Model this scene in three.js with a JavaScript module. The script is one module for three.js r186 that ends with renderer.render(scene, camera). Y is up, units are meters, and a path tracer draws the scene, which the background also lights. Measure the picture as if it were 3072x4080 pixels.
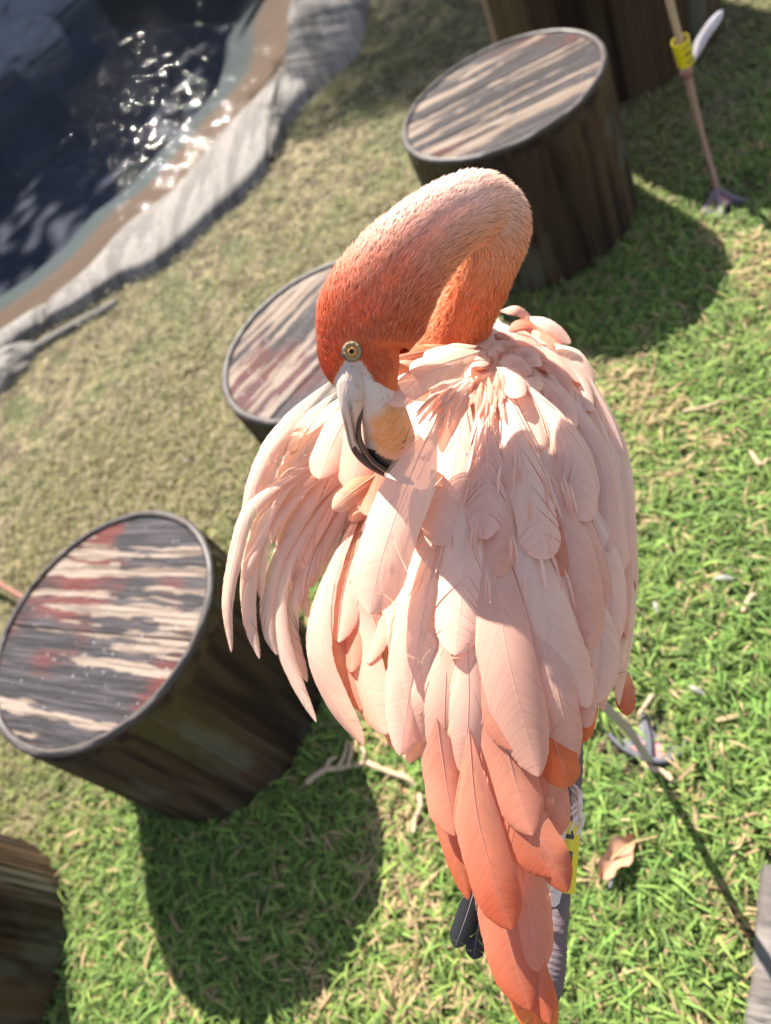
import * as THREE from 'three';
import { mergeGeometries } from 'three/addons/utils/BufferGeometryUtils.js';

// ───────── camera, sky, sun, exposure ─────────
const scene = new THREE.Scene();
const CAM = new THREE.Vector3(0, 1.2, 0);
const RIGHT = new THREE.Vector3(.8079, -.4011, .4317), UP = new THREE.Vector3(.5893, .5499, -.5919), BACK = new THREE.Vector3(0, .7326, .6806);
const camera = new THREE.PerspectiveCamera(67.33, 771 / 1024, .05, 400);
camera.position.copy(CAM);
camera.quaternion.setFromRotationMatrix(new THREE.Matrix4().makeBasis(RIGHT, UP, BACK));
camera.focus = .51;
camera.userData.fStop = 5.4;
camera.updateMatrixWorld();
const renderer = new THREE.WebGLRenderer({ antialias: true });
renderer.setSize(771, 1024);
renderer.toneMapping = THREE.LinearToneMapping;
renderer.toneMappingExposure = 2.9;
renderer.shadowMap.enabled = true;

const SUN = new THREE.Vector3(.08, 1.02, -.98).normalize();
const sun = new THREE.DirectionalLight(new THREE.Color(1, .95, .86), 5);
sun.position.copy(SUN).multiplyScalar(20);
sun.castShadow = true;
sun.shadow.camera.left = sun.shadow.camera.bottom = -6; sun.shadow.camera.right = sun.shadow.camera.top = 6;
sun.shadow.mapSize.set(2048, 2048);
scene.add(sun, sun.target);
{ // a clear sky: deeper blue overhead, paler towards the horizon, a soft brightening round the sun
  const W = 256, H = 128, d = new Float32Array(W * H * 4);
  for (let j = 0; j < H; j++) for (let i = 0; i < W; i++) {
    const el = ((j + .5) / H - .5) * Math.PI, az = ((i + .5) / W - .5) * 2 * Math.PI;
    const v = new THREE.Vector3(Math.cos(el) * Math.cos(az), Math.sin(el), Math.cos(el) * Math.sin(az));
    const h = Math.pow(1 - Math.max(0, v.y), 2.4), g = Math.pow(Math.max(0, v.dot(SUN)), 10);
    const k = (j * W + i) * 4;
    d[k] = .145 + .225 * h + .2 * g; d[k + 1] = .188 + .212 * h + .18 * g; d[k + 2] = .275 + .175 * h + .15 * g; d[k + 3] = 1;
    if (v.y < 0) { d[k] = .16; d[k + 1] = .15; d[k + 2] = .12; }
  }
  const t = new THREE.DataTexture(d, W, H, THREE.RGBAFormat, THREE.FloatType);
  t.mapping = THREE.EquirectangularReflectionMapping; t.magFilter = THREE.LinearFilter; t.minFilter = THREE.LinearFilter; t.needsUpdate = true;
  scene.background = t; scene.environment = t;
  scene.backgroundIntensity = 1.0; scene.environmentIntensity = 1.0;
}

// ───────── helpers ─────────
let seed = 7;
const rnd = () => { seed = (seed * 1664525 + 1013904223) >>> 0; return seed / 4294967296; };
const rr = (a, b) => a + (b - a) * rnd();
const V = (x, y, z) => new THREE.Vector3(x, y, z);
const hash = (x, y, z) => { let h = Math.imul(x | 0, 374761393) ^ Math.imul(y | 0, 668265263) ^ Math.imul(z | 0, 1274126177); h = Math.imul(h ^ (h >>> 13), 1274126177); return ((h ^ (h >>> 16)) >>> 0) / 4294967296; };
const sm = t => t * t * (3 - 2 * t);
function noise(x, y, z = 0) {
  const X = Math.floor(x), Y = Math.floor(y), Z = Math.floor(z), u = sm(x - X), v = sm(y - Y), w = sm(z - Z);
  const L = (a, b, t) => a + (b - a) * t;
  const q = k => L(L(hash(X, Y, Z + k), hash(X + 1, Y, Z + k), u), L(hash(X, Y + 1, Z + k), hash(X + 1, Y + 1, Z + k), u), v);
  return L(q(0), q(1), w);
}
const fbm = (x, y, z = 0, n = 4) => { let s = 0, a = .5, f = 1; for (let i = 0; i < n; i++) { s += a * noise(x * f + i * 17, y * f + i * 31, z * f); a *= .5; f *= 2.03; } return s / (1 - Math.pow(.5, n)); };
const clamp = (x, a = 0, b = 1) => Math.min(b, Math.max(a, x));
const step = (a, b, x) => sm(clamp((x - a) / (b - a)));
const mixc = (a, b, t) => [a[0] + (b[0] - a[0]) * t, a[1] + (b[1] - a[1]) * t, a[2] + (b[2] - a[2]) * t];
// measured positions: a point so far along a sight line of the survey photograph, or where that line meets a level
const F = 3063;
const sight = (x, y) => RIGHT.clone().multiplyScalar((x - 1536) / F).addScaledVector(UP, -(y - 2040) / F).sub(BACK);
const at = (x, y, d) => CAM.clone().addScaledVector(sight(x, y), d);
const ground = (x, y, h = 0) => { const r = sight(x, y); return CAM.clone().addScaledVector(r, (h - 1.2) / r.y); };
const toPx = p => { const q = p.clone().sub(CAM), z = -q.dot(BACK); return [1536 + F * q.dot(RIGHT) / z, 2040 - F * q.dot(UP) / z, z]; };

const used = {};
const numbered = n => { const k = used[n] = (used[n] ?? -1) + 1; return k ? n + '_' + String(k).padStart(3, '0') : n; };
const shade = o => { o.traverse(m => { if (m.isMesh) m.castShadow = m.receiveShadow = true; }); return o; };
function thing(name, label, category, pos = V(0, 0, 0), group) {
  const o = new THREE.Group(); o.name = numbered(name); o.position.copy(pos); o.userData = { label, category }; if (group) o.userData.group = group;
  scene.add(o); return o;
}
function part(name, geo, mat, parent, world = true) {          // geometry given in world coordinates is moved to the thing's own
  const m = new THREE.Mesh(geo, mat); m.name = name;
  if (world) { let p = parent; const off = V(0, 0, 0); while (p && p !== scene) { off.add(p.position); p = p.parent; } geo.translate(-off.x, -off.y, -off.z); }
  m.castShadow = m.receiveShadow = true; parent.add(m); return m;
}
function tag(o, label, category, group, kind) { o.userData.label = label; if (category) o.userData.category = category; if (group) o.userData.group = group; if (kind) o.userData.kind = kind; return o; }
function struct(name, geo, mat, label) { const m = new THREE.Mesh(geo, mat); m.name = name; m.userData = { kind: 'structure', label }; m.castShadow = m.receiveShadow = true; scene.add(m); return m; }
function tex(w, h, fn, srgb = false, rep = true) {
  const d = new Uint8Array(w * h * 4);
  const enc = c => srgb ? (c <= .0031308 ? 12.92 * c : 1.055 * Math.pow(c, 1 / 2.4) - .055) : c;
  for (let j = 0; j < h; j++) for (let i = 0; i < w; i++) { const c = fn(i / w, j / h, i, j), k = (j * w + i) * 4; const a = typeof c === 'number' ? [c, c, c] : c; for (let q = 0; q < 3; q++) d[k + q] = 255 * clamp(enc(clamp(a[q]))); d[k + 3] = 255; }
  const t = new THREE.DataTexture(d, w, h); t.wrapS = t.wrapT = rep ? THREE.RepeatWrapping : THREE.ClampToEdgeWrapping; t.magFilter = THREE.LinearFilter; t.minFilter = THREE.LinearMipmapLinearFilter; t.generateMipmaps = true;
  if (srgb) t.colorSpace = THREE.SRGBColorSpace; t.needsUpdate = true; return t;
}
function geom(pos, idx, col, uv, nor) {
  const g = new THREE.BufferGeometry(); g.setAttribute('position', new THREE.Float32BufferAttribute(pos, 3));
  if (col) g.setAttribute('color', new THREE.Float32BufferAttribute(col, 3)); if (uv) g.setAttribute('uv', new THREE.Float32BufferAttribute(uv, 2));
  g.setIndex(idx); if (nor) g.setAttribute('normal', new THREE.Float32BufferAttribute(nor, 3)); else g.computeVertexNormals(); return g;
}
const cat = (a, u) => { const n = a.length - 1, x = clamp(u, 0, .99999) * n, i = Math.floor(x), t = x - i, p = k => a[clamp(k, 0, n)]; const p0 = i > 0 ? p(i - 1) : 2 * p(0) - p(1), p1 = p(i), p2 = p(i + 1), p3 = i + 2 <= n ? p(i + 2) : 2 * p(n) - p(n - 1); return .5 * (2 * p1 + (p2 - p0) * t + (2 * p0 - 5 * p1 + 4 * p2 - p3) * t * t + (3 * p1 - p0 - 3 * p2 + p3) * t * t * t); };
// a skin drawn over oval sections: c centre, a half width across the sight line, b half depth along it
function Loft(secs) {
  const xs = secs.map(s => s.c.x), ys = secs.map(s => s.c.y), zs = secs.map(s => s.c.z), as = secs.map(s => s.a), bs = secs.map(s => s.b);
  const c = u => V(cat(xs, u), cat(ys, u), cat(zs, u));
  const frame = u => {
    const p = c(u), T = c(Math.min(1, u + .004)).sub(c(Math.max(0, u - .004))).normalize(); let D = CAM.clone().sub(p).normalize(); D.addScaledVector(T, -D.dot(T)).normalize();
    return { p, T, D, S: new THREE.Vector3().crossVectors(T, D), a: Math.max(.0004, cat(as, u)), b: Math.max(.0004, cat(bs, u)) };
  };
  const point = (u, th, f = frame(u)) => f.p.clone().addScaledVector(f.S, f.a * Math.cos(th)).addScaledVector(f.D, f.b * Math.sin(th));
  const build = (nu, nt, colf, bump) => {
    const pos = [], idx = [], col = [], uv = [];
    for (let i = 0; i <= nu; i++) { const u = i / nu, f = frame(u); for (let j = 0; j < nt; j++) { const th = j / nt * 2 * Math.PI; const p = point(u, th, f); if (bump) p.addScaledVector(f.S, Math.cos(th) * bump(u, th)).addScaledVector(f.D, Math.sin(th) * bump(u, th)); pos.push(p.x, p.y, p.z); if (colf) col.push(...colf(u, th, p)); uv.push(j / nt * 2, u); } }
    for (let i = 0; i < nu; i++) for (let j = 0; j < nt; j++) { const a = i * nt + j, b = i * nt + (j + 1) % nt, e = a + nt, g = b + nt; idx.push(a, b, e, b, g, e); }
    for (const [row, s] of [[0, 1], [nu, -1]]) { const k = pos.length / 3, p = c(row / nu); pos.push(p.x, p.y, p.z); if (colf) col.push(...colf(row / nu, 1.57, p)); uv.push(0, row / nu); for (let j = 0; j < nt; j++) { const a = row * nt + j, b = row * nt + (j + 1) % nt; s > 0 ? idx.push(k, b, a) : idx.push(k, a, b); } }
    return geom(pos, idx, colf && col, uv);
  };
  return { frame, point, build };
}
const NECKCUT = 26;
const sec = (x, y, d, apx, b) => ({ c: at(x, y, d), a: apx * d / F, b });
function tube(pts, radii, nu = 24, nt = 10, colf) { return Loft(pts.map((p, i) => ({ c: p, a: radii[i], b: radii[i] }))).build(nu, nt, colf); }
const std = o => new THREE.MeshStandardMaterial(o), phy = o => new THREE.MeshPhysicalMaterial(o);

// ───────── the setting ─────────
const kerbIn = [[-160, 1420], [0, 1296], [180, 1180], [351, 1035], [504, 855], [693, 711], [837, 540], [945, 414], [1017, 342], [1125, 214], [1140, 130], [1138, 0], [1180, -140], [1240, -260]];
const kerbOut = [[-160, 1500], [0, 1425], [170, 1310], [330, 1225], [480, 1130], [610, 1080], [720, 1000], [850, 880], [965, 783], [1075, 655], [1165, 470], [1262, 355], [1404, 234], [1476, 0]];
const kIn = kerbIn.map(([x, y]) => ground(x, y, .045).setY(0)), kOut = kerbOut.map(([x, y]) => ground(x, y, .02).setY(0));
// lawn: one sheet to the horizon with the pool cut out of it
const far = [V(7.5, 0, -12.4), V(2.5, 0, -13), V(-.8, 0, -12.6), V(-5.5, 0, -11.4)];
const mid = kIn.map((p, i) => p.clone().lerp(kOut[i], .5));
mid[0].add(V(-.2, 0, .1));
const rim = [V(-4.5, 0, -2.6), ...mid, V(3.4, 0, -4.6), V(6.5, 0, -6), ...far];
{
  const s = new THREE.Shape([[-200, -200], [200, -200], [200, 200], [-200, 200]].map(p => new THREE.Vector2(...p)));
  s.holes.push(new THREE.Path(rim.map(p => new THREE.Vector2(p.x, -p.z))));
  const g = new THREE.ShapeGeometry(s); g.rotateX(-Math.PI / 2);
  const t = tex(512, 512, (u, v) => {
    const a = fbm(u * 24, v * 24, 1, 5), b = fbm(u * 64, v * 64, 4, 3), c = fbm(u * 8, v * 8, 9, 3);
    let k = mixc([.10, .075, .04], [.30, .24, .13], step(.35, .65, a)); k = mixc(k, [.08, .12, .03], step(.5, .62, c) * .5);
    return mixc(k, [.03, .022, .014], step(.55, .75, b) * .7);
  }, true);
  t.repeat.set(1.1, 1.1);
  const bt = tex(512, 512, (u, v) => fbm(u * 60, v * 60, 2, 4)); bt.repeat.set(2.2, 2.2);
  struct('lawn', g, std({ map: t, roughness: 1, bumpMap: bt, bumpScale: .02 }), 'patchy green and straw-coloured lawn around the stumps beside the pool');
}
{ // pool bed and water
  const pos = [], idx = [], col = [], n = 8, m = kIn.length;
  const prof = [[-.12, .02, [.09, .045, .016]], [.02, -.03, [.07, .032, .010]], [.18, -.045, [.06, .028, .009]], [.40, -.06, [.058, .028, .010]], [.56, -.11, [.016, .026, .026]], [1.0, -.22, [.010, .021, .027]], [1.3, -.5, [.003, .009, .03]], [9, -.9, [.003, .008, .03]]];
  kIn.forEach((p, i) => { const a = kIn[Math.max(0, i - 1)], b = kIn[Math.min(m - 1, i + 1)], out = V(-.18, 0, -1).normalize(); prof.forEach(([d, y, c], k) => { const q = p.clone().addScaledVector(out, d); const w = .8 + .5 * fbm(i * .8, k * .9, 3); pos.push(q.x, y, q.z); col.push(...c.map(z => z * w)); }); });
  for (let i = 0; i < m - 1; i++) for (let k = 0; k < n - 1; k++) { const a = i * n + k; idx.push(a, a + n, a + 1, a + 1, a + n, a + n + 1); }
  const bedPos = pos.slice(); // wide floor below everything
  struct('pool_bed', geom(bedPos, idx, col), std({ vertexColors: true, roughness: .9 }), 'brown silted bed of the pool sloping down under the water');
  const fl = new THREE.PlaneGeometry(14, 12); fl.rotateX(-Math.PI / 2); fl.scale(1.3, 1, 1.3); fl.translate(1, -.95, -8);
  struct('pool_floor', fl, std({ color: new THREE.Color(.01, .013, .022), roughness: .9 }), 'dark deep floor of the pool');
  const s = new THREE.Shape(rim.map(p => new THREE.Vector2(p.x, -p.z))), wg = new THREE.ShapeGeometry(s); wg.rotateX(-Math.PI / 2); wg.translate(0, -.016, 0);
  const bt = tex(512, 512, (u, v) => .55 * fbm(u * 8, v * 26, 3, 3) + .45 * fbm(u * 26, v * 60, 8, 3)); bt.repeat.set(1.5, 1.5);
  struct('pool_water', wg, phy({ color: 0xffffff, roughness: .06, transmission: 1, thickness: 0, ior: 1.33, bumpMap: bt, bumpScale: .0066 }), 'dark blue rippled pool water with sun glints along the kerb');
}
{ // kerb of rounded concrete, cast in lengths with cracks between
  const bump = tex(256, 256, (u, v) => .6 * fbm(u * 20, v * 20, 2, 4) + .4 * fbm(u * 70, v * 70, 5, 2)); 
  const mp = tex(256, 256, (u, v) => { const a = fbm(u * 6, v * 6, 3, 4), b = fbm(u * 30, v * 30, 6, 3); let c = mixc([.10, .084, .073], [.19, .166, .146], step(.3, .7, a)); return mixc(c, [.05, .043, .04], step(.58, .75, b) * .6); }, true);
  const mat = std({ map: mp, bumpMap: bump, bumpScale: .004, roughness: .8 });
  const N = 130, cIn = new THREE.CatmullRomCurve3(kIn), cOut = new THREE.CatmullRomCurve3(kOut);
  const uOf = i => i / (kIn.length - 1);
  const cut = [0, uOf(2) + .005, uOf(9) + .006, 1];
  const labels = ['short pale kerb length at the lower left end of the pool edge', 'long pale rounded concrete kerb between the two cracks along the pool edge', 'kerb length at the top with striped palm shadows across it'];
  for (let k = 0; k < 3; k++) {
    const u0 = cut[k] + (k ? .0016 : 0), u1 = cut[k + 1] - (k < 2 ? .0016 : 0), n = Math.ceil((u1 - u0) * N), M = 14, pos = [], idx = [], uv = [];
    for (let i = 0; i <= n; i++) { const u = u0 + (u1 - u0) * i / n, a = cIn.getPoint(u), b = cOut.getPoint(u), zig = (i === 0 || i === n) ? 1 : 0, e = Math.min(i, n - i) / n * (u1 - u0) * N;
      for (let j = 0; j <= M; j++) { const s = j / M, p = a.clone().lerp(b, -.06 + 1.1 * s); const hgt = .07 * Math.pow(Math.sin(Math.PI * clamp(.06 + .88 * s)), .55) * (.97 + .06 * fbm(u * 60, s * 4, k)) * (1 - .35 * Math.exp(-e * 1.6));
        const y = j === 0 ? -.16 : j === M ? -.05 : hgt - (j === 1 ? .05 : 0) - .02 * (1 - s); if (zig) { p.x += .02 * (fbm(s * 7, k, 5) - .5); p.z += .03 * (fbm(s * 7, k, 8) - .5); } pos.push(p.x, y, p.z); uv.push(u * 7, s * .7); } }
    for (let i = 0; i < n; i++) for (let j = 0; j < M; j++) { const q = i * (M + 1) + j; idx.push(q, q + 1, q + M + 1, q + 1, q + M + 2, q + M + 1); }
    for (const row of [0, n]) for (let j = 1; j < M - 1; j++) { const q = row * (M + 1); row ? idx.push(q, q + j + 1, q + j) : idx.push(q, q + j, q + j + 1); }
    const o = new THREE.Mesh(geom(pos, idx, null, uv), mat); o.name = numbered('pool_kerb'); tag(o, labels[k], 'kerb', 'kerb lengths along the pool'); shade(o); scene.add(o);
  }
  // thin cement lip beside the first length, and a lone stone
  const lip = [[70, 1445], [200, 1360], [330, 1285], [410, 1240], [470, 1205]].map(([x, y]) => ground(x, y, .006));
  const o = new THREE.Mesh(Loft(lip.map((p, i) => ({ c: p, a: .021 - i * .002, b: .014 }))).build(30, 10, null, (u, t) => .004 * fbm(u * 20, t, 2)), mat); o.name = 'cement_lip'; tag(o, 'thin pale cement lip lying between kerb and grass at left', 'cement strip'); shade(o); scene.add(o);
  const g = new THREE.IcosahedronGeometry(.12, 4), q = g.attributes.position; for (let i = 0; i < q.count; i++) { const v = V().fromBufferAttribute(q, i), f = .75 + .5 * fbm(v.x * 14 + 5, v.y * 14, v.z * 14, 3); q.setXYZ(i, v.x * f * 1.3, v.y * f * .6, v.z * f); } g.computeVertexNormals();
  const st = new THREE.Mesh(g, mat); st.name = 'edge_stone'; st.position.copy(ground(15, 1490, .0)); tag(st, 'pale rough stone at the left edge below the kerb', 'stone'); shade(st); scene.add(st);
  // slab corner at lower right
  const c = [[3018, 3440], [2996, 3700], [2985, 3890], [2965, 4000], [2950, 4140]].map(([x, y]) => ground(x, y, .03));
  const pos = [], idx = [], uv = [], M = 8; const dir = V(.75, 0, .66).normalize();
  c.forEach((p, i) => { const prof = [[-.006, -.06], [0, .022], [.006, .03], [.02, .034], [.1, .036], [.25, .038], [.5, .038], [.5, -.06]]; prof.forEach(([d, y], k) => { const z = p.clone().addScaledVector(dir, d + .006 * fbm(i * 3.1, 1, 2)); pos.push(z.x, y + .004 * fbm(i * 2, k * 2, 7), z.z); uv.push(i * .15, d); }); });
  for (let i = 0; i < c.length - 1; i++) for (let k = 0; k < M - 1; k++) { const a = i * M + k; idx.push(a, a + 1, a + M, a + 1, a + M + 1, a + M); }
  const sl = new THREE.Mesh(geom(pos, idx, null, uv), mat); sl.material = mat.clone(); sl.material.side = THREE.DoubleSide; sl.name = 'concrete_slab'; tag(sl, 'grey cracked concrete slab at the lower right corner of the lawn', 'slab'); shade(sl); scene.add(sl);
}
{ // boulders in the far water; unseen planted bank added behind to darken the pool
  const rockMat = std({ color: new THREE.Color(.13, .14, .16), roughness: .95, bumpMap: tex(128, 128, (u, v) => fbm(u * 10, v * 10, 3, 5)), bumpScale: .08 });
  const rocks = [[140, 190, .40, .5], [40, 130, .42, .5], [10, 265, .36, .3], [190, 40, .5, .35], [-120, 160, .6, .6]];
  const rl = ['large blue-grey boulder standing in the pool, nearest of the rocks', 'grey boulder at the very corner of the pool rocks', 'low brownish rock below the large boulder at the left edge', 'dark rock at the top beyond the large boulder', 'rock just outside the left edge'];
  rocks.forEach(([x, y, r, hh], i) => { const g = new THREE.IcosahedronGeometry(r * .62, 5), q = g.attributes.position; for (let k = 0; k < q.count; k++) { const v = V().fromBufferAttribute(q, k), f = .62 + .75 * fbm(v.x * 2.6 + i * 7, v.y * 2.6, v.z * 2.6, 4); q.setXYZ(k, v.x * f * 1.1, v.y * f * hh * 1.8, v.z * f); } g.computeVertexNormals();
    const m = new THREE.Mesh(g, rockMat); m.name = numbered('boulder'); m.position.copy(ground(x, y, 0)); tag(m, rl[i], 'rock', 'boulders in the far pool'); shade(m); scene.add(m); });
  const leafG = new THREE.PlaneGeometry(.16, .09); const n = 14000, im = new THREE.InstancedMesh(leafG, phy({ color: 0xffffff, roughness: .7, transmission: .2, thickness: 0, side: THREE.DoubleSide }), n), M4 = new THREE.Matrix4(), qn = new THREE.Quaternion(), cc = new THREE.Color();
  for (let i = 0; i < n; i++) { const t = rnd(), x = -9 + 20 * t, h = 8.2 + 1.2 * fbm(x * .5, 2, 3); const y = Math.pow(rnd(), .8) * h, z = -13.1 - rr(0, 1.6) - (x > 3 ? -(x - 3) * .35 : 0) - (x < -2 ? (x + 2) * .35 : 0); qn.setFromEuler(new THREE.Euler(rr(0, 6), rr(0, 6), rr(0, 6))); const s = rr(.9, 2.6); M4.compose(V(x, y, z), qn, V(s, s, s)); im.setMatrixAt(i, M4); cc.setRGB(rr(.015, .04), rr(.03, .07), rr(.01, .025)); im.setColorAt(i, cc); }
  im.name = 'added_hedge'; tag(im, 'unseen dense foliage added on the far bank to darken the pool', 'added_hedge', null, 'stuff'); shade(im); scene.add(im);
  const bank = []; const bi = [], P = 40; for (let i = 0; i <= P; i++) { const x = -9 + 20 * i / P, z = -13.4 + (x > 3 ? (x - 3) * .35 : 0) - (x < -2 ? (x + 2) * .35 : 0); [[.9, -.9], [.5, .1], [0, .9], [-.5, 5.6], [-1.2, 7.8], [-2.6, 0]].forEach(([d, y]) => bank.push(x, y * (.8 + .4 * fbm(x, y, 2)), z + d)); }
  for (let i = 0; i < P; i++) for (let k = 0; k < 5; k++) { const a = i * 6 + k; bi.push(a, a + 6, a + 1, a + 1, a + 6, a + 7); }
  struct('added_bank', geom(bank, bi), std({ color: new THREE.Color(.03, .035, .02), roughness: 1, side: THREE.DoubleSide }), 'unseen earth bank added beyond the pool to darken its reflection');
}

{ // a palm past the upper edge of the picture; its crown shades the lawn behind the wet stump
  const t = thing('palm_tree', 'palm tree past the upper edge, its fronds shading the kerb and lawn at the top', 'palm tree', V(3.0, 0, -5.3)), top = V(1.75, 2.6, -5.35);
  part('trunk', tube([V(3, -.05, -5.3), V(2.8, .9, -5.3), V(2.35, 1.8, -5.32), top], [.16, .12, .11, .1], 40, 14), std({ color: new THREE.Color(.12, .09, .06), roughness: .95 }), t);
  const fm = phy({ color: new THREE.Color(.05, .09, .025), roughness: .7, transmission: .15, thickness: 0, side: THREE.DoubleSide });
  for (let i = 0; i < 28; i++) { const a = i / 28 * 6.283 + rr(-.1, .1), el = rr(.1, .9), Lf = rr(.85, 1.15), c = new THREE.QuadraticBezierCurve3(top, top.clone().add(V(Math.cos(a) * Lf * .5, Lf * .35 * el + .1, Math.sin(a) * Lf * .5)), top.clone().add(V(Math.cos(a) * Lf, -.15 - .3 * (1 - el), Math.sin(a) * Lf))), pos = [], idx = [];
    for (let j = 0; j < 34; j++) { const u = .1 + .9 * j / 34, p = c.getPoint(u), T = c.getTangent(u), sd = new THREE.Vector3().crossVectors(T, V(0, 1, 0)).normalize(), ll = .34 * Math.sin(Math.PI * (.12 + .8 * u)); for (const g of [-1, 1]) { const tip = p.clone().addScaledVector(sd, g * ll * .85).addScaledVector(T, ll * .5).add(V(0, -.08, 0)), m = p.clone().lerp(tip, .5).add(V(0, .03, 0)), k = pos.length / 3, w = T.clone().multiplyScalar(.012); for (const q of [p, m.clone().sub(w), m.clone().add(w), tip]) pos.push(q.x, q.y, q.z); idx.push(k, k + 1, k + 2, k + 1, k + 3, k + 2); } }
    part('frond', mergeGeometries([geom(pos, idx), (() => { const g = new THREE.TubeGeometry(c, 12, .010, 5); g.deleteAttribute('uv'); return g; })()]), fm, t); }
}
// ───────── wooden stumps ─────────
const sideTex = (k) => tex(512, 256, (u, v) => { const a = fbm(u * 70, v * 7, k, 4), b = fbm(u * 9, v * 2.2, k + 5, 3), c = fbm(u * 160, v * 6, k + 9, 2), e = fbm(u * 30, v * 14, k + 3, 3);
  let col = mixc([.028, .015, .009], [.075, .046, .024], step(.35, .65, a)); col = mixc(col, [.085, .070, .026], step(.48, .72, b) * .7); col = mixc(col, [.10, .08, .06], step(.66, .85, c) * .5); col = mixc(col, [.10, .10, .07], step(.62, .8, e) * (1 - v) * .8); return mixc(col, [.012, .008, .006], step(.55, .35, b) * .5); }, true);
const sideBump = tex(512, 256, (u, v) => .7 * fbm(u * 90, v * 3, 2, 3) + .3 * fbm(u * 160, v * 6, 4, 2));
function topTex(k, red, tanAmt) { return tex(512, 512, (u, v) => { // grain runs along u
    const w = fbm(u * 3, v * 5, k, 3) * .06 + fbm(u * 14, v * 10, k + 20, 2) * .018, y = v + w, band = fbm(u * 1.3 + 3, y * 31, k + 1, 2), fine = fbm(u * 5, v * 120, k + 2, 2), patch = fbm(u * 3.2, v * 4.5, k + 3, 3);
    let c = mixc([.020, .015, .015], [.065, .053, .054], step(.3, .75, fine)); c = mixc(c, [.12, .017, .011], step(.56, .74, patch * .85 + .15 * fine) * red * .75);
    const bare = step(tanAmt, tanAmt + .05, band * .66 + .18 * fbm(u * 4, v * 7, k + 6, 3) + .16 * fbm(u * 16, v * 90, k + 8, 2)); return mixc(c, mixc([.13, .09, .065], [.27, .205, .16], step(.28, .6, fine)), bare); }, true, false); }
const topBump = tex(512, 512, (u, v) => .6 * fbm(u * 6, v * 110, 2, 2) + .4 * fbm(u * 60, v * 60, 5, 2));
const rimBump = tex(256, 64, (u, v) => fbm(u * 40, v * 4, 3, 3));
const dropG = new THREE.SphereGeometry(1, 8, 5, 0, 6.2832, 0, Math.PI / 2), dropM = phy({ color: new THREE.Color(.35, .36, .38), roughness: .08, clearcoat: 1, clearcoatRoughness: .05 });
function stump(x, z, R, h, deg, label, k, o = {}) {
  const s = thing('wooden_stump', label, 'wooden stump', V(x, 0, z), 'wooden stumps on the lawn');
  const pr = [[R * 1.02, -.03], [R * 1.01, .02], [R, h * .5], [R * .995, h - .03], [R - .002, h - .014], [R - .007, h - .004], [R - .013, h], [R - .0150, h - .001], [R - .0155, h - .006], [R - .0155, h - .03]].map(p => new THREE.Vector2(...p));
  const g = new THREE.LatheGeometry(pr, 72), q = g.attributes.position; for (let i = 0; i < q.count; i++) { const a = Math.atan2(q.getZ(i), q.getX(i)), f = 1 + .018 * (fbm(Math.cos(a) * 2 + k, Math.sin(a) * 2, k, 2) - .5) ; q.setXYZ(i, q.getX(i) * f, q.getY(i), q.getZ(i) * f); } g.computeVertexNormals();
  part('trunk', g, phy({ map: o.side || sideTex(k), bumpMap: sideBump, bumpScale: .02, roughness: .85, specularIntensity: .35 }), s, false);
  const rg = new THREE.TorusGeometry(R - .0095, .0072, 10, 72); rg.rotateX(Math.PI / 2); rg.translate(0, h - .0048, 0);
  part('rim', rg, phy({ color: new THREE.Color(.05, .036, .032), bumpMap: rimBump, bumpScale: .006, roughness: .7, clearcoat: .2, clearcoatRoughness: .3 }), s, false);
  const r = R - .0165, cuts = [-r, ...(o.cuts || [0]).map(c => c * r), r], mt = phy({ map: topTex(k, o.red ?? .8, o.tan ?? .5), bumpMap: topBump, bumpScale: o.bump ?? .004, roughness: .8, specularIntensity: .5, clearcoat: .55, clearcoatRoughness: .06 });
  for (let i = 0; i < cuts.length - 1; i++) {
    const a = cuts[i] + .0012, b = cuts[i + 1] - .0012, sh = new THREE.Shape(), pts = [], w = y => Math.sqrt(Math.max(0, r * r - y * y));
    for (let j = 0; j <= 24; j++) { const y = a + (b - a) * j / 24; pts.push([w(y), y]); } for (let j = 24; j >= 0; j--) { const y = a + (b - a) * j / 24; pts.push([-w(y), y]); }
    const sp = pts.filter((p, n) => !n || Math.hypot(p[0] - pts[n - 1][0], p[1] - pts[n - 1][1]) > 1e-4).map(p => new THREE.Vector2(...p));
    const e = new THREE.ExtrudeGeometry(new THREE.Shape(sp), { depth: .018, bevelThickness: .0012, bevelSize: .001, bevelOffset: -.001, bevelSegments: 1, curveSegments: 4 }), uv = e.attributes.uv, ps = e.attributes.position;
    for (let j = 0; j < uv.count; j++) uv.setXY(j, ps.getX(j) / (2 * R) + .5, ps.getY(j) / (2 * R) + .5);
    e.rotateX(-Math.PI / 2); e.rotateY(deg * Math.PI / 180); e.translate(0, h - .0235 + .0006 * i, 0); part('plank', e, mt, s, false);
  }
  if (o.drops) { const im = new THREE.InstancedMesh(dropG, dropM, o.drops), M4 = new THREE.Matrix4(); for (let i = 0; i < o.drops; i++) { const a = rr(0, 6.283), rad = Math.sqrt(rnd()) * r * .98, sz = .0008 + .0016 * Math.pow(rnd(), 3); M4.compose(V(Math.cos(a) * rad, h - .0042, Math.sin(a) * rad), new THREE.Quaternion(), V(sz, sz * .55, sz)); im.setMatrixAt(i, M4); } im.name = 'water_drops'; im.userData.kind = 'stuff'; shade(im); s.add(im); }
  return s;
}
const HS = .3724;
stump(-.484, -.948, .222, HS, -44, 'stump with red-stained streaky top at the left, its bare stripes lying level', 1, { red: 1, tan: .52, cuts: [-.08], drops: 160 });
stump(.742, -1.582, .234, HS, -22, 'wet dark stump at the upper right in front of the darker post', 4, { red: .55, tan: .53, cuts: [-.35, .3], drops: 160 });
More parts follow.
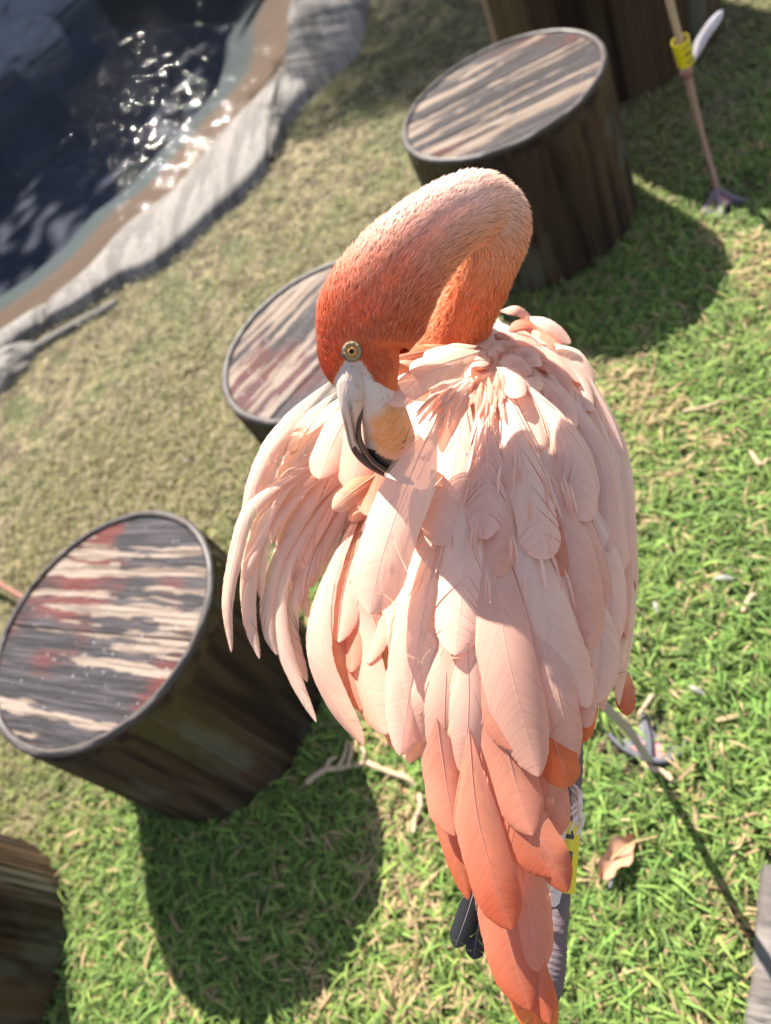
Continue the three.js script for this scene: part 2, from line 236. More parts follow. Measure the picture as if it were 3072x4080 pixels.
stump(.098, -1.238, .22, HS, 17, 'stump glittering with drops behind the flamingo head, a joint across its top', 8, { red: .7, tan: .49, cuts: [-.3], drops: 420 });
stump(-1.128, -.792, .234, .40, 10, 'brown stump cut off by the lower left edge, only its flank showing', 12, { red: .6, tan: .5 });
stump(1.344, -2.076, .306, .78, 30, 'tall near-black post at the top behind the wet stump', 15, { red: .6, tan: .55 });
const stumps = [[-.484, -.948, .222], [.742, -1.582, .234], [.098, -1.238, .22], [-1.128, -.792, .234], [1.344, -2.076, .306]];

// ───────── grass ─────────
const kerbSide = (x, z) => { for (let i = 0; i < kOut.length - 1; i++) { const a = kOut[i], b = kOut[i + 1]; if (x >= Math.min(a.x, b.x) && x <= Math.max(a.x, b.x)) { const t = (x - a.x) / (b.x - a.x || 1e-6); return z - (a.z + (b.z - a.z) * t); } } return x < kOut[0].x ? z - kOut[0].z : 1; };
{
  const blade = (L, w, bend, seg = 4) => { const pos = [], idx = [], nor = []; for (let i = 0; i <= seg; i++) { const t = i / seg, a = bend * t, y = L * (Math.sin(a) / bend), z = L * (1 - Math.cos(a)) / bend, ww = w * (1 - Math.pow(t, 2.2)) * (.7 + .3 * Math.min(1, t * 4)); pos.push(-ww, y, z + ww * .25, ww, y, z + ww * .25); const n = V(0, -Math.sin(-a), 0); } for (let i = 0; i < seg; i++) { const q = i * 2; idx.push(q, q + 1, q + 2, q + 1, q + 3, q + 2); } return geom(pos, idx); };
  const kinds = [blade(.036, .0020, 1.1), blade(.050, .0022, 1.7), blade(.030, .0025, .8), blade(.060, .0017, 2.1, 5), blade(.050, .0034, .7)];
  const lists = kinds.map(() => []);
  const inFrame = (x, z, m) => { const [px, py, d] = toPx(V(x, .01, z)); return d > .2 && px > -m && px < 3072 + m && py > -m && py < 4080 + m; };
  const tryBlade = (x, z, far) => {
    if (kerbSide(x, z) < -.01) return; for (const [sx, sz, R] of stumps) if ((x - sx) ** 2 + (z - sz) ** 2 < (R - .004) ** 2) return;
    const [px, py] = toPx(V(x, 0, z)); if (px > 3005 && py > 3420) { const t = (py - 3420) / 660; if (px > 3025 - 70 * t) return; }
    if (Math.hypot(x - .105, z + .43) < .065 && rnd() < .93) return; if (Math.hypot(x - 1.05, z + 1.26) < .07 && rnd() < .9) return;
    const dry = fbm(x * 3.1 + 9, z * 3.1, 2, 3), fine = fbm(x * 16, z * 16, 5, 2), worn = step(-.85, -1.7, z + .25 * x) ; // towards the pool the turf is thin and dry
    const thin = worn * (.35 + .5 * step(.42, .6, dry)); if (rnd() < thin * .75 * step(.0, .12, kerbSide(x, z))) return;
    const straw = rnd() < .08 + .5 * step(.53, .68, fine * .5 + dry * .5) + .3 * worn;
    lists[straw && rnd() < .10 ? 4 : Math.floor(rnd() * 4)].push([x, z, straw, worn, dry]);
  };
  const area = (x0, x1, z0, z1, dens, m) => { const n = (x1 - x0) * (z1 - z0) * dens; for (let i = 0; i < n; i++) { const x = rr(x0, x1), z = rr(z0, z1); if (inFrame(x, z, m)) tryBlade(x, z); } };
  area(-1.4, 1.9, -2.2, .3, 44000, 250); area(-1.6, 3, -4.6, -2.2, 14000, 200); area(-3, 3, -4.2, 1.5, 900, 4000);
  const M4 = new THREE.Matrix4(), q = new THREE.Quaternion(), c = new THREE.Color(), mat = phy({ roughness: .75, specularIntensity: .6, transmission: .35, thickness: 0, side: THREE.DoubleSide }), Gs = new THREE.Group();
  kinds.forEach((g, k) => { const L = lists[k], im = new THREE.InstancedMesh(g, mat, L.length);
    L.forEach(([x, z, straw, worn, dry], i) => { const s = rr(.65, 1.3) * (1 - .3 * worn) * (straw ? .9 : 1), lean = straw ? rr(k === 4 ? 1.2 : .4, 1.5) : rr(.1, 1.25); q.setFromEuler(new THREE.Euler(lean, rr(0, 6.283), 0, 'YXZ')); M4.compose(V(x, straw ? rr(.002, k === 4 ? .022 : .012) : rr(-.004, .006), z), q, V(s, s, s)); im.setMatrixAt(i, M4);
      if (straw) { const b = rr(.6, 1.15); c.setRGB(.50 * b, .36 * b, .18 * b); if (worn > .3) c.setRGB(.36 * b, .29 * b, .15 * b); } else { const b = rr(.45, 1.7), y = rr(0, 1) * .6 + .5 * dry; c.setRGB((.10 + .125 * y) * b, (.215 + .07 * y) * b, (.04 + .02 * y) * b); if (worn > 0) c.lerp(new THREE.Color(.20 * b, .165 * b, .052 * b), worn * .75); } im.setColorAt(i, c); });
    im.name = k ? 'blades_' + String(k).padStart(3, '0') : 'blades'; im.userData.kind = 'stuff'; im.castShadow = im.receiveShadow = true; Gs.add(im); });
  Gs.name = 'grass'; tag(Gs, 'short green and straw-coloured grass blades covering the lawn', 'grass', null, 'stuff'); scene.add(Gs);
}

// ───────── the preening flamingo ─────────
const birdFoot = ground(2596, 3044);
const bird = thing('flamingo', 'pink flamingo in the foreground preening its back with its head turned over its wing', 'flamingo', birdFoot.clone());
const A0 = V(.19, .69, -.575), B0 = V(-.065, .68, -.165), LB = A0.distanceTo(B0), UX = B0.clone().sub(A0).normalize(), LAT = V(-.849, 0, -.528).normalize(), WUP = new THREE.Vector3().crossVectors(LAT, UX).normalize();
if (WUP.y < 0) WUP.negate();
const bodyR = s => Math.max(.03, Math.pow(Math.max(0, Math.sin(Math.PI * Math.pow(clamp(s), .9))), .6));
const BW = .100, BH = .109;
const bodyF = p => { const v = p.clone().sub(A0), s = v.dot(UX) / LB, r = bodyR(s), ex = Math.max(0, -s, s - 1) * LB / .05; return Math.hypot(v.dot(LAT) / (BW * r), v.dot(WUP) / (BH * r)) + ex; };
const bodyN = p => { const e = .004, f = bodyF(p); return V(bodyF(p.clone().add(V(e, 0, 0))) - f, bodyF(p.clone().add(V(0, e, 0))) - f, bodyF(p.clone().add(V(0, 0, e))) - f).normalize(); };
const bodyAt = (s, th, k = 1) => A0.clone().addScaledVector(UX, s * LB).addScaledVector(LAT, BW * bodyR(s) * k * Math.sin(th)).addScaledVector(WUP, BH * bodyR(s) * k * Math.cos(th));
function onBody(x, y) { let best = 9, bd = .5; for (let d = .40; d < .75; d += .003) { const f = bodyF(at(x, y, d)); if (f < best) { best = f; bd = d; } if (f <= 1) { bd = d; break; } } return bd; }

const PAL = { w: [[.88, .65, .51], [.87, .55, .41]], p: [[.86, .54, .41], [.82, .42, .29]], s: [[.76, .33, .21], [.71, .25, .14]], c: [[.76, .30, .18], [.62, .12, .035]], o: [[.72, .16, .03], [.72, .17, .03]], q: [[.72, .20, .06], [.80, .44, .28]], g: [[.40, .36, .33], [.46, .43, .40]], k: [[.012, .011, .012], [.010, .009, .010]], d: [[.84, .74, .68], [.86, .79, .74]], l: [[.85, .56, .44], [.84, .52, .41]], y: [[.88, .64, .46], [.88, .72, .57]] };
const barbTex = tex(8, 512, (u, v, i, j) => .5 * noise(j * .55, 3, 1) + .5 * noise(j * .17, 9, 2));
const vaneMat = phy({ vertexColors: true, roughness: .72, transmission: .4, thickness: 0, side: THREE.DoubleSide, bumpMap: barbTex, bumpScale: .00010 });
const darkVane = std({ vertexColors: true, roughness: .6, side: THREE.DoubleSide });
function vane(P, N, hw, kind, o = {}) {          // P centre line points, N one upward direction per point
  const n = P.length, L = (() => { let l = 0; for (let i = 1; i < n; i++) l += P[i].distanceTo(P[i - 1]); return l; })();
  const curve = new THREE.CatmullRomCurve3(P, false, 'centripetal');
  const fr = t => { t = clamp(t); const p = curve.getPoint(t), T = curve.getTangent(t); const k = t * (n - 1), i = Math.min(n - 2, Math.floor(k)), nn = N[i].clone().lerp(N[i + 1], k - i); nn.addScaledVector(T, -nn.dot(T)).normalize(); if (o.tw) nn.applyAxisAngle(T, o.tw * t); return { p, n: nn, s: new THREE.Vector3().crossVectors(T, nn) }; };
  const tip = (o.tip ?? .34) * (o.tipk ?? .86), f = t => { const b = .66 + .34 * step(-.1, .34, t); return t < 1 - tip ? b : b * Math.pow(Math.max(0, 1 - Math.pow(Math.max(0, t - 1 + tip) / tip, o.sharp ?? 2.3)), .62); };
  const NR = Math.round(clamp(L * 620, 30, 120)), NQ = 6, pos = [], idx = [], col = [], uv = [], cam = o.camber ?? .32, ph = rnd() * 99, [c0, c1] = PAL[kind], br = rr(.94, 1.05);
  const F0 = []; for (let i = 0; i <= 80; i++) F0.push(fr(i / 80)); const FR = t => F0[Math.round(clamp(t) * 80)], fine = t => { const k = clamp(t) * 80, i = Math.min(79, Math.floor(k)), a = F0[i], b = F0[i + 1], w = k - i; return { p: a.p.clone().lerp(b.p, w), n: a.n.clone().lerp(b.n, w), s: a.s.clone().lerp(b.s, w) }; };
  for (const side of [-1, 1]) {
    const asym = side === (o.wide ?? 1) ? 1 : (o.narrow ?? .9); const rows = []; const splits = new Set(); const ns = o.splits ?? (rnd() < .3 ? 1 : 0); for (let i = 0; i < ns; i++) splits.add(Math.floor(NR * rr(.12, .97))); for (let i = 2; i < NR; i++) if (rnd() < (o.fray ?? 0) || (i > NR * .8 && rnd() < .05) || (i < NR * (o.down ?? .12) && rnd() < .14)) splits.add(i);
    let off = 0, hgt = 0;
    for (let j = 0; j <= NR; j++) { if (splits.has(j) && j < NR) { rows.push({ t: j / NR, off, hgt, cutAfter: true }); off = rr(.004, .022) * (o.fray ? 2.2 : 1) * (j < NR * .12 ? 1.6 : 1); hgt = rr(-.008, .01) * (o.fray ? 2.5 : 1); rows.push({ t: j / NR + .0008, off, hgt }); } else rows.push({ t: j / NR, off, hgt }); off *= .82; hgt *= .8; }
    const start = pos.length / 3;
    rows.forEach((r, jr) => { const jag = 1 - (o.jag ?? .05) * (.7 * noise(jr * .3 + ph, side * 5, 2) + .3 * rnd()) - (r.t > .72 ? rr(0, .11) * (r.t - .72) / .28 : 0);
      for (let q = 0; q <= NQ; q++) { const s = q / NQ, tt = Math.min(1, r.t + (1 - r.t) * ((o.sweep ?? .36) * Math.pow(s, 1.25) + r.off * s)), g = fine(tt), lat = s * hw * asym * f(tt) * (q === NQ ? jag : 1);
        const p = g.p.clone().addScaledVector(g.s, side * lat).addScaledVector(g.n, -cam * hw * f(tt) * s * s + (r.hgt * hw * s) + (o.lift ?? 0) * tt * tt + .0004); pos.push(p.x, p.y, p.z);
        const m = mixc(c0, c1, clamp(r.t * 1.15 + (s - .5) * .25 + .25 * (noise(r.t * 5 + ph, s * 2) - .5))), e = br * (.90 + .10 * noise(r.t * NR * .8 + ph, s * 1.2, side) + .07 * noise(r.t * NR * .23 + ph, s * 2, side + 4)); col.push(m[0] * e, m[1] * e, m[2] * e); uv.push(s, r.t * L * 3.2 + ph); } });
    const W = NQ + 1; rows.forEach((r, j) => { if (j === rows.length - 1 || r.cutAfter) return; for (let q = 0; q < NQ; q++) { const a = start + j * W + q, b = a + 1, c = a + W, d = c + 1; side > 0 ? idx.push(a, c, b, b, c, d) : idx.push(a, b, c, b, d, c); } });
  }
  { // the shaft, a low ridge tapering to the tip
    const st = pos.length / 3, n2 = 22, w0 = Math.min(.0006, hw * .07), rc = o.shaft ?? mixc(c1, [.88, .76, .68], .25); for (let i = 0; i <= n2; i++) { const t = i / n2 * .97, g = fine(t), w = w0 * (1 - .82 * t); for (const [a, b] of [[-1, 0], [-.5, .9], [.5, .9], [1, 0]]) { const p = g.p.clone().addScaledVector(g.s, a * w).addScaledVector(g.n, b * w + .0003 + (o.lift ?? 0) * t * t); pos.push(p.x, p.y, p.z); col.push(...rc); uv.push(.5, .5); } }
    for (let i = 0; i < n2; i++) for (let k = 0; k < 3; k++) { const a = st + i * 4 + k; idx.push(a, a + 1, a + 4, a + 1, a + 5, a + 4); }
  }
  return geom(pos, idx, col, uv);
}
const camDir = p => CAM.clone().sub(p).normalize();
// a feather whose shaft was measured in the photograph: points x, y, then half width, kind, layer above the body
function feather(pts, hw, kind, layer, o = {}) {
  const P = [], N = [], m = pts.length / 2; let d0 = 0;
  for (let i = 0; i < m; i++) { const x = pts[2 * i], y = pts[2 * i + 1]; let d = o.dep ? cat(o.dep, i / (m - 1)) : onBody(x, y) - (o.up ? cat(o.up, i / (m - 1)) : 0); d -= layer * .0017; P.push(at(x, y, d)); d0 += d / m; }
  P.forEach(p => { const c = camDir(p), b = bodyN(p); N.push(c.multiplyScalar(o.face ?? .62).addScaledVector(b, 1 - (o.face ?? .62)).addScaledVector(V(0, 1, -.25), o.nup ?? 0).normalize()); });
  const fc = N.reduce((s, n, i) => s + Math.max(.55, n.dot(camDir(P[i]))), 0) / m;
  part(o.name || 'feather', vane(P, N, hw * 1.1 * d0 / F / fc, kind, o), kind === 'k' ? darkVane : vaneMat, bird);
}
const covert = (s, th, len, hw, kind, layer, o = {}) => { // small feathers laid along the body in its own frame
  const P = [], N = []; for (let i = 0; i < 4; i++) { const t = i / 3, p = bodyAt(s + len * t / LB, th + (o.fan ?? 0) * t, 1 + (layer * .0015 + .004 * t) / .1); P.push(p); N.push(bodyN(p)); } part(o.name || 'covert_feather', vane(P, N, hw, kind, o), vaneMat, bird);
};

const inLore = (x, y) => { const t = (y - 1436) / 109; return y > 1436 && x > 1372 - 42 * clamp(t * 1.3) && x < 1438 + 86 * t ? 1 : 0; };
// body, neck and head: one skin
const head = Loft([[1780, 1430, .68, 160, .034], [1805, 1370, .655, 150, .032], [1858, 1250, .625, 136, .028], [1930, 1070, .585, 138, .027], [1980, 908, .55, 146, .026], [1905, 832, .532, 152, .026], [1790, 878, .515, 160, .027], [1672, 978, .505, 180, .028], [1560, 1112, .497, 208, .029], [1478, 1268, .492, 232, .028], [1450, 1385, .492, 210, .0255], [1465, 1458, .493, 184, .0205], [1515, 1522, .497, 130, .0165], [1560, 1562, .501, 58, .010]].map(([x, y, d, a, b]) => sec(x, y, d, Math.max(34, a - NECKCUT), b - .002)));
const neckCol = (u, th, p) => { // coral head, salmon nape, pale top of the bend, orange throat side
  const stops = [[0, [.72, .16, .04]], [.22, [.76, .19, .05]], [.29, [.79, .32, .14]], [.37, [.78, .44, .29]], [.46, [.81, .52, .42]], [.55, [.77, .38, .27]], [.64, [.72, .20, .085]], [.72, [.68, .125, .032]], [.82, [.65, .10, .022]], [1, [.68, .15, .045]]];
  let i = 0; while (i < stops.length - 2 && stops[i + 1][0] < u) i++; const [a, c] = stops[i], [b, e] = stops[i + 1]; let k = mixc(c, e, clamp((u - a) / (b - a)));
  const belly = Math.cos(th); if (u > .25 && u < .60) k = mixc(k, [.80, .30, .09], clamp(belly * headSide) * .6); if (u > .34 && u < .72) k = mixc(k, [.85, .60, .47], clamp(-belly * headSide) * .55 * step(.72, .6, u)); return k;  // upper side of the neck painted paler as a sunlit highlight
};
let headSide = 1; { const f = head.frame(.5); const [x] = toPx(f.p.clone().addScaledVector(f.S, .01)), [x0] = toPx(f.p); headSide = x > x0 ? 1 : -1; }
{
  const pos = [], idx = [], col = [], nS = 40, nT = 40; for (let i = 0; i <= nS; i++) for (let j = 0; j < nT; j++) { const s = i / nS, p = bodyAt(s, j / nT * 2 * Math.PI, (i === 0 || i === nS) ? .1 : .955 * (1 - .62 * step(.62, 1, s))); pos.push(p.x, p.y, p.z); col.push(...mixc([.78, .30, .19], [.80, .42, .32], fbm(s * 9, j * .6, 2))); }
  for (let i = 0; i < nS; i++) for (let j = 0; j < nT; j++) { const a = i * nT + j, b = i * nT + (j + 1) % nT; idx.push(a, a + nT, b, b, a + nT, b + nT); }
  const uvz = new Float32Array(pos.length / 3 * 2); const g = mergeGeometries([geom(pos, idx, col, uvz), head.build(260, 120, (u, t, p) => { const [x, y] = toPx(p); if (u > .78 && inLore(x, y)) return mixc([.50, .36, .29], [.60, .47, .41], fbm(x * .03, y * .03, 2)); return neckCol(u, t, p).map(c => c * .95); })]);
  part('body', g, std({ vertexColors: true, roughness: .9, side: THREE.DoubleSide }), bird);
}
// fine plumage of neck and head
{
  const strand = (L, w) => { const pos = [], idx = [], n = 3; for (let i = 0; i <= n; i++) { const t = i / n, ww = w * (1 - .86 * t * t) * (.6 + .4 * Math.min(1, t * 3)); pos.push(-ww, L * t, .0008 * Math.sin(t * 2.6) - .0004 * t, ww, L * t, .0008 * Math.sin(t * 2.6) - .0004 * t); } for (let i = 0; i < n; i++) { const q = 2 * i; idx.push(q, q + 1, q + 2, q + 1, q + 3, q + 2); } return geom(pos, idx); };
  const g = strand(.0080, .00050), N = 95000, mats = [], cols = [], c = new THREE.Color();
  for (let i = 0; i < N; i++) {
    const u = .03 + .945 * Math.pow(rnd(), .86), th = rr(0, 6.283), f = head.frame(u), p = head.point(u, th, f); const nrm = f.S.clone().multiplyScalar(Math.cos(th) / f.a).addScaledVector(f.D, Math.sin(th) / f.b).normalize(); const [x, y] = toPx(p);
    if (nrm.dot(f.D) > -.2 && inLore(x, y)) continue; if (Math.hypot(x - 1402, y - 1400) < 46 && nrm.dot(camDir(p)) > 0) continue;
    const hd = step(.66, .8, u), lift = rr(.12, .52) + .08 * hd, dir = f.T.clone().multiplyScalar(-1); dir.addScaledVector(nrm, -dir.dot(nrm)).normalize(); const side = new THREE.Vector3().crossVectors(dir, nrm).normalize(); dir.addScaledVector(side, rr(-.32, .32)).normalize();
    const d = dir.clone().multiplyScalar(Math.cos(lift)).addScaledVector(nrm, Math.sin(lift)), z = new THREE.Vector3().crossVectors(side.clone().addScaledVector(d, -side.dot(d)).normalize(), d).normalize(); if (z.dot(nrm) < 0) z.negate(); const xA = new THREE.Vector3().crossVectors(d, z), s = rr(.7, 1.3) * (1 - .42 * hd) * (1 - .3 * step(.9, 1, u)), w = s * rr(.8, 1.3) * (1 + .2 * hd);
    const q0 = p.clone().addScaledVector(nrm, -.0006).sub(birdFoot); const M = new THREE.Matrix4().makeBasis(xA.multiplyScalar(w), d.multiplyScalar(s), z.multiplyScalar(s)).setPosition(q0); mats.push(M); const b = rr(.84, 1.13), k = neckCol(u, th, p).map(v => v * (.88 + .24 * fbm(p.x * 130, p.y * 130, p.z * 130, 2))), pale = rnd() < .12 ? .2 : 0; cols.push(mixc(k, [.84, .62, .50], pale).map(v => v * b));
  }
  const im = new THREE.InstancedMesh(g, phy({ roughness: .62, transmission: .22, thickness: 0, side: THREE.DoubleSide, sheen: .3 }), mats.length); mats.forEach((m, i) => { im.setMatrixAt(i, m); im.setColorAt(i, c.setRGB(...cols[i])); });
  im.name = 'plumage'; im.userData.kind = 'stuff'; im.castShadow = im.receiveShadow = true; bird.add(im);
}
// bill
{
  const up = Loft([sec(1404, 1425, .4935, 24, .0150), sec(1403, 1475, .4912, 46, .0165), sec(1406, 1535, .4893, 70, .0155), sec(1402, 1588, .491, 56, .0125), sec(1397, 1643, .500, 38, .0105), sec(1398, 1700, .509, 27, .009), sec(1406, 1752, .518, 23, .008), sec(1427, 1798, .527, 22, .0075), sec(1462, 1838, .536, 20, .007), sec(1516, 1875, .545, 17, .0065), sec(1580, 1904, .553, 15, .006), sec(1640, 1924, .56, 9, .004)]);
  const skin = phy({ vertexColors: true, roughness: .6, clearcoat: .12, clearcoatRoughness: .35, bumpMap: tex(128, 128, (u, v) => .7 * fbm(u * 26, v * 26, 3, 3) + .3 * fbm(u * 60, v * 20, 6, 2)), bumpScale: .0007 });
  part('upper_bill', up.build(150, 40, (u, th, p) => { const [x, y] = toPx(p), edge = 1792 + 14 * Math.sin(x * .11) + 10 * (fbm(x * .06, y * .06, 3, 2) - .5); let c = mixc([.50, .36, .29], [.60, .47, .41], fbm(x * .03, y * .03, 2)); c = mixc(c, [.46, .30, .22], step(.56, .72, fbm(x * .05, y * .05, 9)) * .8); if (y > 1600) c = mixc(c, [.66, .48, .40], .6); const groove = Math.exp(-Math.pow((x - (1392 + (y - 1600) * .16)) / 7, 2)) * step(1585, 1620, y) * step(1790, 1740, y); c = mixc(c, [.05, .03, .025], groove * .85); const culm = Math.exp(-Math.pow((x - (1366 + (y - 1640) * .24)) / 5, 2)) * step(1640, 1690, y); c = mixc(c, [.06, .04, .035], culm * .8); return y > edge ? [.022, .018, .019] : c; }, (u, th) => -.0006 * Math.exp(-Math.pow((Math.cos(th) * headSide + .05) / .2, 2)) * step(.4, .55, u)), skin, bird);
  const lo = Loft([sec(1425, 1468, .493, 34, .0150), sec(1468, 1535, .4925, 62, .0150), sec(1506, 1600, .498, 84, .0145), sec(1530, 1652, .508, 92, .0135), sec(1540, 1702, .522, 100, .0125), sec(1552, 1754, .532, 103, .012), sec(1562, 1800, .541, 88, .011), sec(1570, 1838, .548, 60, .009), sec(1580, 1864, .554, 30, .006), sec(1598, 1884, .557, 8, .003)]);
  part('lower_bill', lo.build(130, 44, (u, th, p) => { const [x, y] = toPx(p); const edge = 1786 + 46 * step(1465, 1560, x) - 34 * step(1580, 1660, x) + 16 * (fbm(x * .09, y * .09, 3, 3) - .5); if (y > edge) return [.022, .018, .019]; const d = Math.hypot((x - 1560) / 88, (y - 1722) / 108), n = fbm(x * .035, y * .035, 4, 3), n2 = fbm(x * .12, y * .12, 6, 2); let c = mixc([.68, .27, .09], [.62, .47, .39], step(.62, 1.3, d + .5 * (n - .5))); c = mixc(c, [.74, .44, .24], step(.55, .7, n2) * .5 * (d < .9 ? 1 : 0)); const wr = Math.abs(Math.sin((x * .55 - y * .83) * .16 + 2.5 * n)); if (y < 1640) c = mixc(c, [.34, .22, .17], step(.25, .05, wr) * step(1490, 1530, x) * .55); const st = Math.max(0, Math.sin((x - y * -.35) * .22 + 3 * n)); if (x > 1585 && y > 1700) c = mixc(c, [.06, .03, .02], step(.86, .97, st) * step(1585, 1615, x) * .85); return c; }), skin, bird);
  const lip = [[1468, 1552, .487], [1450, 1599, .492], [1433, 1657, .5], [1427, 1718, .5095], [1437, 1768, .519], [1464, 1812, .529], [1502, 1849, .538], [1575, 1893, .548], [1630, 1912, .556]];
  part('bill_edge', Loft(lip.map(([x, y, d], i) => sec(x, y, d - .003, [4, 9, 11, 12, 13, 14, 15, 14, 9][i], .0035))).build(60, 12), phy({ color: new THREE.Color(.016, .013, .014), roughness: .3, clearcoat: .6, clearcoatRoughness: .2 }), bird);
  const tooth = [], lc = new THREE.CatmullRomCurve3(lip.map(([x, y, d]) => at(x, y, d - .0075))); for (let i = 0; i < 60; i++) { const t = .36 + .58 * i / 60, p = lc.getPoint(t), T = lc.getTangent(t), D = camDir(p), S = new THREE.Vector3().crossVectors(T, D).normalize(); const b = new THREE.BoxGeometry(.0020, .00042, .0012); b.applyMatrix4(new THREE.Matrix4().makeBasis(S, T, D).setPosition(p.addScaledVector(D, -.0006))); tooth.push(b); }
  const tm = part('lamellae', mergeGeometries(tooth), std({ color: new THREE.Color(.10, .09, .085), roughness: .5 }), bird); tm.userData.kind = 'stuff';
  // eye
  const e = at(1402, 1400, .4685), toC = camDir(e), E = new THREE.Group(); E.name = 'eye'; E.position.copy(e.clone().sub(birdFoot)); E.quaternion.setFromUnitVectors(V(0, 0, 1), toC.clone().lerp(V(-.5, .5, .2).normalize(), .12).normalize()); bird.add(E);
  const sub = (n, g, m) => { const q = new THREE.Mesh(g, m); q.name = n; q.castShadow = q.receiveShadow = true; E.add(q); return q; };
  const ring = new THREE.TorusGeometry(.0044, .0012, 12, 40), rq = ring.attributes.position; for (let i = 0; i < rq.count; i++) { const a = Math.atan2(rq.getY(i), rq.getX(i)); rq.setXYZ(i, rq.getX(i) * (1 + .05 * Math.cos(a)), rq.getY(i) * 1.06, rq.getZ(i) + .0003 * Math.sin(a * 9)); } ring.computeVertexNormals();
  sub('eyelid', ring, std({ color: new THREE.Color(.30, .20, .10), roughness: .8 })); const r2 = new THREE.TorusGeometry(.0056, .0008, 8, 40); r2.translate(0, 0, -.0004); sub('eyelid', r2, std({ color: new THREE.Color(.11, .08, .06), roughness: .9 }));
  const cap = (r, th, z) => { const g = new THREE.SphereGeometry(r, 28, 12, 0, 6.2832, 0, th); g.rotateX(Math.PI / 2); g.translate(0, 0, z); return g; };
  sub('iris', cap(.0046, .95, -.0026), phy({ color: new THREE.Color(.50, .22, .05), roughness: .45, clearcoat: .25, clearcoatRoughness: .05 })); sub('pupil', cap(.0046, .33, -.00246), phy({ color: new THREE.Color(.006, .005, .005), roughness: .35, specularIntensity: .4 }));
}
// coverts: rows over back and flanks, under the measured feathers
for (let r = 0; r < 5; r++) for (let k = 0; k < 12; k++) { const s = [.045, .13, .25, .36, .47][r] + rr(-.012, .012), th = (k - 5.5 + (r % 2) * .5) * .29 + rr(-.05, .05); if (Math.abs(th) > 1.7) continue; const kd = r < 1 ? (rnd() < .5 ? 'p' : 's') : rnd() < .45 ? 'p' : 'w'; covert(s, th, [.11, .16, .175, .17, .16][r] + rr(0, .015), rr(.0165, .0205), kd, .2 + r * .12, { fan: rr(-.03, .03), lift: .001, tip: .42 }); }
// upper mantle
feather([1910, 1400, 1790, 1440, 1640, 1490], 60, 'y', 8, { dep: [.600, .585, .562] }); feather([1860, 1450, 1740, 1500, 1610, 1570], 66, 'y', 6, { dep: [.590, .572, .552] }); feather([1800, 1380, 1700, 1410, 1600, 1450], 56, 'q', 0, { dep: [.62, .60, .575] }); feather([1790, 1420, 1690, 1470, 1590, 1540], 60, 'y', 0, { dep: [.60, .585, .562] }); feather([1900, 1380, 1800, 1405, 1690, 1430], 40, 'y', 8, { dep: [.61, .60, .585] });
feather([1985, 1270, 1960, 1330, 1905, 1400], 44, 'w', 13, { lift: .004 }); feather([1930, 1315, 1908, 1400, 1893, 1482], 46, 'w', 14, { lift: .004 });
feather([1990, 1240, 2060, 1235, 2120, 1280], 20, 'p', 8, { lift: .001, fray: .25, jag: .2 }); feather([2095, 1262, 2190, 1295, 2272, 1372], 26, 'w', 8, { lift: .001, fray: .15, jag: .15 }); feather([2210, 1370, 2290, 1430, 2352, 1545], 44, 'w', 8, { lift: .004 });
feather([1985, 1300, 2010, 1340, 1990, 1350], 30, 'p', 12); feather([2010, 1330, 2120, 1310, 2235, 1375], 46, 'c', 6); feather([2040, 1290, 2140, 1330, 2230, 1390], 40, 'p', 8, { splits: 6 }); feather([1960, 1290, 1985, 1330, 1992, 1350], 40, 's', 13);
feather([1995, 1370, 2080, 1390, 2180, 1450], 36, 'p', 9); feather([2080, 1380, 2190, 1440, 2265, 1560], 44, 'p', 8); feather([2180, 1400, 2290, 1500, 2345, 1640], 46, 'l', 8); feather([2050, 1390, 2110, 1420, 2128, 1485], 34, 'w', 11, { lift: .005 }); feather([1965, 1385, 2000, 1375, 2030, 1382], 26, 'w', 12); feather([1945, 1420, 1975, 1400, 1990, 1410], 28, 'w', 13, { fray: .3 }); feather([1990, 1450, 2040, 1440, 2110, 1495], 34, 'w', 12, { fray: .2 });
feather([1980, 1465, 2035, 1500, 2064, 1600], 42, 'l', 13, { lift: .003 }); feather([2060, 1500, 2120, 1530, 2150, 1500], 30, 'w', 12, { fray: .2 });
feather([1840, 1440, 1800, 1490, 1772, 1578], 46, 'l', 15, { up: [.004, .010, .012], lift: .002 }); feather([1800, 1455, 1680, 1500, 1552, 1615], 54, 'l', 14, { dep: [.560, .535, .505] });
for (let i = 0; i < 16; i++) { const x = rr(1790, 1900), y = rr(1500, 1540), a = rr(60, 190), b = rr(40, 210) ; feather([x, y, x - a * .45, y + b * .35, x - a, y + b], rr(9, 16), rnd() < .6 ? 'w' : 'l', 10 + i * .15, { dep: [.570, .553, .534], fray: .5, splits: 8, jag: .4, tip: .6 }); }
for (let i = 0; i < 22; i++) { const x = rr(1890, 2010), y = rr(1470, 1560); feather([x, y, x + rr(-12, 12), y + 50, x + rr(-30, 30), y + rr(90, 150)], rr(7, 13), rnd() < .5 ? 's' : 'p', 11, { fray: .5, jag: .4, tip: .6 }); }
for (let i = 0; i < 40; i++) { const x = rr(1600, 2350), y = rr(1750, 2300), dx = (x - 1980) * .14 + rr(-14, 14); feather([x, y, x + dx * .5 + rr(-6, 6), y + 60, x + dx, y + rr(110, 170)], rr(4, 8), rnd() < .6 ? 'w' : 'p', 8 + rr(0, 3), { fray: .7, jag: .5, tip: .6, lift: .002 }); }
feather([1420, 1600, 1340, 1740, 1270, 1910], 76, 'p', 0, { dep: [.605, .600, .592] }); feather([1740, 1390, 1630, 1415, 1500, 1450], 56, 'q', 0, { dep: [.60, .585, .57] });
